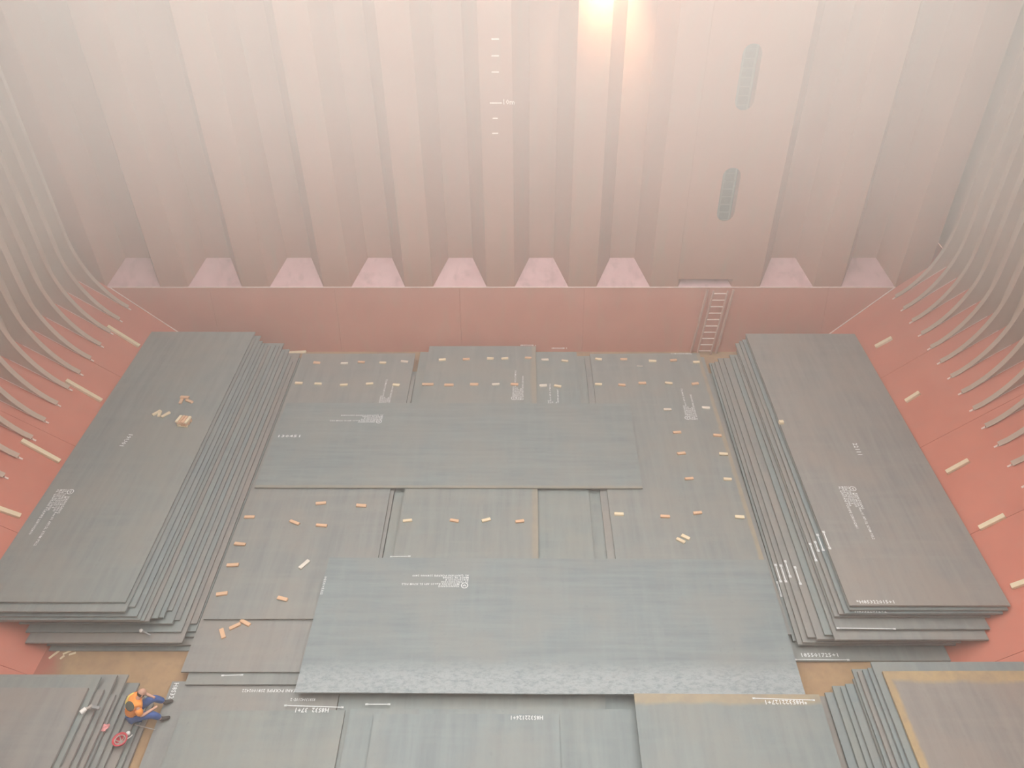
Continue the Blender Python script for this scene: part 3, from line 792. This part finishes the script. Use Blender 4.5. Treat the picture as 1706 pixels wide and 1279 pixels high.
for v in bm.verts: v.co = Vector((v.co.x*.105, v.co.y*.0855, v.co.z*.125))
kill = [f for f in bm.faces if (lambda c: c.z > .03 or c.z < -.06 or c.x > .045)(f.calc_center_median())]
bmesh.ops.delete(bm, geom=kill, context='FACES')
bmesh.ops.transform(bm, matrix=HM, verts=bm.verts); obj('hair', bm, M_HAIR, per, True)
# clothes
vs = [B(-.01, 0, .0), B(.05, 0, .17), B(.13, 0, .33), B(.215, 0, .44), B(.215, .18, .41), B(.215, -.18, .41), B(.265, .005, .495)]
vest = skin('vest', vs, [(0, 1), (1, 2), (2, 3), (3, 4), (3, 5), (3, 6)], [.18, .195, .195, .165, .115, .115, .095], M_VEST, per)
def vest_band(a, b, r):
    return skin('reflective_tape', [a, b], [(0, 1)], [r, r], M_YEL, vest, sub=1)
for sy in (.15, ):
    vb = skin('reflective_tape', [B(.20, sy+.02, .50), B(.06, sy+.03, .41), B(-.07, sy, .22)], [(0, 1), (1, 2)], [.05, .07, .055], M_YEL, vest)
nb = (UP*.80-fwd*.55-lat*.25).normalized()
cpad = B(.17, -.07, .33)+nb*.185
tb = (fwd*.80+UP*.5).normalized()
tb = (tb-nb*tb.dot(nb)).normalized()
PM = Matrix((tb, tb.cross(nb)*-1, nb)).transposed().to_4x4(); PM.translation = cpad
bm = bmesh.new(); q = bmesh.ops.create_uvsphere(bm, u_segments=20, v_segments=10, radius=1)
bmesh.ops.transform(bm, matrix=PM @ Matrix.Rotation(.5, 4, 'Z') @ Matrix.Diagonal((.10, .15, .045, 1)), verts=bm.verts)
tag(obj('back_pad', bm, M_PAD, per, True), 'dark oval pad on the back of the vest')
tv = [B(.05, 0, -.01), hpL, knL, anL+UP*.05, hpR, knR, anR+UP*.05]
skin('trousers', tv, [(0, 1), (1, 2), (2, 3), (0, 4), (4, 5), (5, 6)], [.155, .125, .098, .075, .125, .098, .075], M_BLUE, per)
for a, t_ in ((anL, toL), (anR, toR)):
    skin('boot', [a+UP*.06, a-UP*.02, t_-UP*.0], [(0, 1), (1, 2)], [.055, .062, .046], M_BOOT, per)
for sd, sh_, el_ in ((1, shL, elL), (-1, shR, elR)):
    skin('sleeve', [sh_, sh_+(el_-sh_)*.5, sh_+(el_-sh_)*.9], [(0, 1), (1, 2)], [.105, .095, .075], M_VEST if sd > 0 else M_VEST, per, sub=1)
# tools round him
def lathe(bm, prof, n=20):
    rings = [[bm.verts.new((r*math.cos(2*math.pi*k/n), r*math.sin(2*math.pi*k/n), z)) for k in range(n)] for r, z in prof]
    for i in range(len(rings)-1):
        for k in range(n): bm.faces.new((rings[i][k], rings[i][(k+1) % n], rings[i+1][(k+1) % n], rings[i+1][k]))
h = settle(203, 1237)
hel = empty('safety_helmet', h+Vector((0, 0, 0)))
tag(hel, 'upturned red safety helmet with webbing lying on the plate steps below the worker', 'helmet')
bm = bmesh.new(); lathe(bm, [(.03, .0), (.075, .012), (.115, .05), (.135, .11), (.145, .155), (.175, .16), (.175, .168), (.14, .165), (.125, .11), (.105, .055), (.07, .022), (.02, .012)])
obj('shell', bm, M_REDH, hel, True)
for a in (0, 60, 120):
    bm = bmesh.new(); c_, s_ = math.cos(math.radians(a)), math.sin(math.radians(a))
    pts = [Vector((c_*r, s_*r, z_)) for r, z_ in ((-.13, .145), (-.07, .075), (0, .06), (.07, .075), (.13, .145))]
    add_tube(bm, pts, .012, 5); obj('webbing_strap', bm, M_STRAP, hel)
bm = bmesh.new(); add_tube(bm, [Vector((.115*math.cos(t*.314), .115*math.sin(t*.314), .14)) for t in range(21)], .012, 5); obj('head_band', bm, M_STRAP, hel)
bm = bmesh.new(); bmesh.ops.create_uvsphere(bm, u_segments=12, v_segments=8, radius=.055); bmesh.ops.translate(bm, verts=bm.verts, vec=(.09, .20, .06)); obj('lamp_knob', bm, M_WHITE, hel, True)
bm = bmesh.new(); add_tube(bm, [(.17, .02, .15), (.2, .1, .1), (.2, .16, .06)], .014, 6); obj('chin_strap', bm, M_WHITE, hel)
g = settle(152, 1188)
gun = empty('spray_gun', g+Vector((0, 0, .075)), .9)
tag(gun, 'grey spray gun with a white cup lying on the plate steps', 'spray gun')
bm = bmesh.new(); add_tube(bm, [(-.16, .10, .06), (-.03, .10, .06)], .055, 12); obj('cup', bm, M_WHITE, gun)
bm = bmesh.new(); add_tube(bm, [(-.04, .10, .06), (.05, .06, .05), (.1, .02, .05)], .035, 10); add_box(bm, (.06, .06, .06), (.1, .07, .07), bevel=.01); obj('body', bm, M_STRAP, gun)
bm = bmesh.new(); add_box(bm, (.13, -.05, .05), (.08, .2, .08), Matrix.Rotation(.5, 3, 'Z'), bevel=.015); obj('grip', bm, M_GREY, gun)
r_ = settle(174, 1213)
bm = bmesh.new(); bmesh.ops.create_grid(bm, x_segments=8, y_segments=8, size=.09)
for v in bm.verts: v.co.z = .02+.018*math.sin(v.co.x*60)*math.cos(v.co.y*45); v.co.x *= 1+.3*math.sin(v.co.y*30)
bmesh.ops.solidify(bm, geom=bm.faces[:], thickness=.012)
rag = obj('crumpled_rag', bm, simple('pink_cloth', (.62, .26, .26), .9, .4, 20), None, True); rag.location = r_+Vector((0, 0, .015))
tag(rag, 'small crumpled pink rag on the plate steps above the helmet', 'rag')
a, b = settle(226, 1208), P(258, 1215, .30)
bm = bmesh.new(); a.z += .03; b.z = .29
a2 = a-(b-a)*.02
add_tube(bm, [a2, b], .012, 6); rod = obj('thin_rod', bm, M_STRAP); tag(rod, 'thin pale rod bridging the plate steps at the worker\'s boots', 'rod')
lp = P(236, 1052, PLATES['ls', 12][0].location.z)
lp = Vector((lp.x, lp.y+0, lp.z))
hl_ = empty('hand_lamp', lp); tag(hl_, 'small white-headed lamp with a dark strap on the wood-pile stack\'s near ledge', 'lamp')
bm = bmesh.new(); bmesh.ops.create_uvsphere(bm, u_segments=12, v_segments=8, radius=.05); bmesh.ops.translate(bm, verts=bm.verts, vec=(0, 0, .05)); obj('lamp_head', bm, M_WHITE, hl_, True)
bm = bmesh.new(); add_tube(bm, [(.03, -.01, .04), (.14, -.05, .03), (.22, -.10, .025), (.28, -.11, .02)], .028, 6); obj('strap', bm, M_GREY, hl_)

# ------------------------------------------------------------------ added out-of-view lamp that makes the bright streak on the forward bulkhead
fl = empty('added_streak_lamp', (2.45, YN-1.0, 14.6)); tag(fl, 'added unseen lamp making the bright streak on the forward bulkhead', 'lamp')
bm = bmesh.new(); lathe(bm, [(.06, .35), (.16, .33), (.2, .1), (.26, 0), (.24, .005), (.18, .12), (.05, .2)]); obj('added_lamp_housing', bm, M_GREY, fl)
bm = bmesh.new(); add_box(bm, (0, .52, .3), (.08, 1.0, .08)); obj('added_lamp_bracket', bm, M_GREY, fl)
sp_ = bpy.data.lights.new('streak_beam', 'SPOT'); sp_.energy = 4200; sp_.color = (1, .80, .50); sp_.spot_size = math.radians(60); sp_.spot_blend = 1; sp_.shadow_soft_size = .15
so = bpy.data.objects.new('streak_beam', sp_); COL.objects.link(so); so.parent = fl; so.location = (0, 0, .02)
so.rotation_euler = (math.radians(38), 0, 0)

# ------------------------------------------------------------------ haze hanging in the hold, thicker towards the hatch
def haze(lo, hi, dens):
    m = bpy.data.materials.new('haze'); m.use_nodes = True; t = m.node_tree
    t.nodes.remove(t.nodes['Principled BSDF'])
    v = t.nodes.new('ShaderNodeVolumeScatter'); v.inputs['Density'].default_value = dens; v.inputs['Color'].default_value = (1, .965, .90, 1); v.inputs['Anisotropy'].default_value = .1
    t.links.new(v.outputs[0], t.nodes['Material Output'].inputs['Volume'])
    lo, hi = Vector(lo), Vector(hi)
    bm = bmesh.new(); add_box(bm, (lo+hi)/2, hi-lo)
    o = obj('haze', bm, m); o['kind'] = 'stuff'; o['label'] = 'thin pale haze hanging in the open hold'
    return o
haze((SHL+.02, YA, 0), (SHR-.02, YB+.3, 16.95), .005)
haze((SHL+.03, 9.0, 10.3), (SHR-.03, YB+.2, 16.93), .014)
haze((SHL+.04, 14.0, 9.6), (SHR-.04, YB+.1, 16.91), .031)
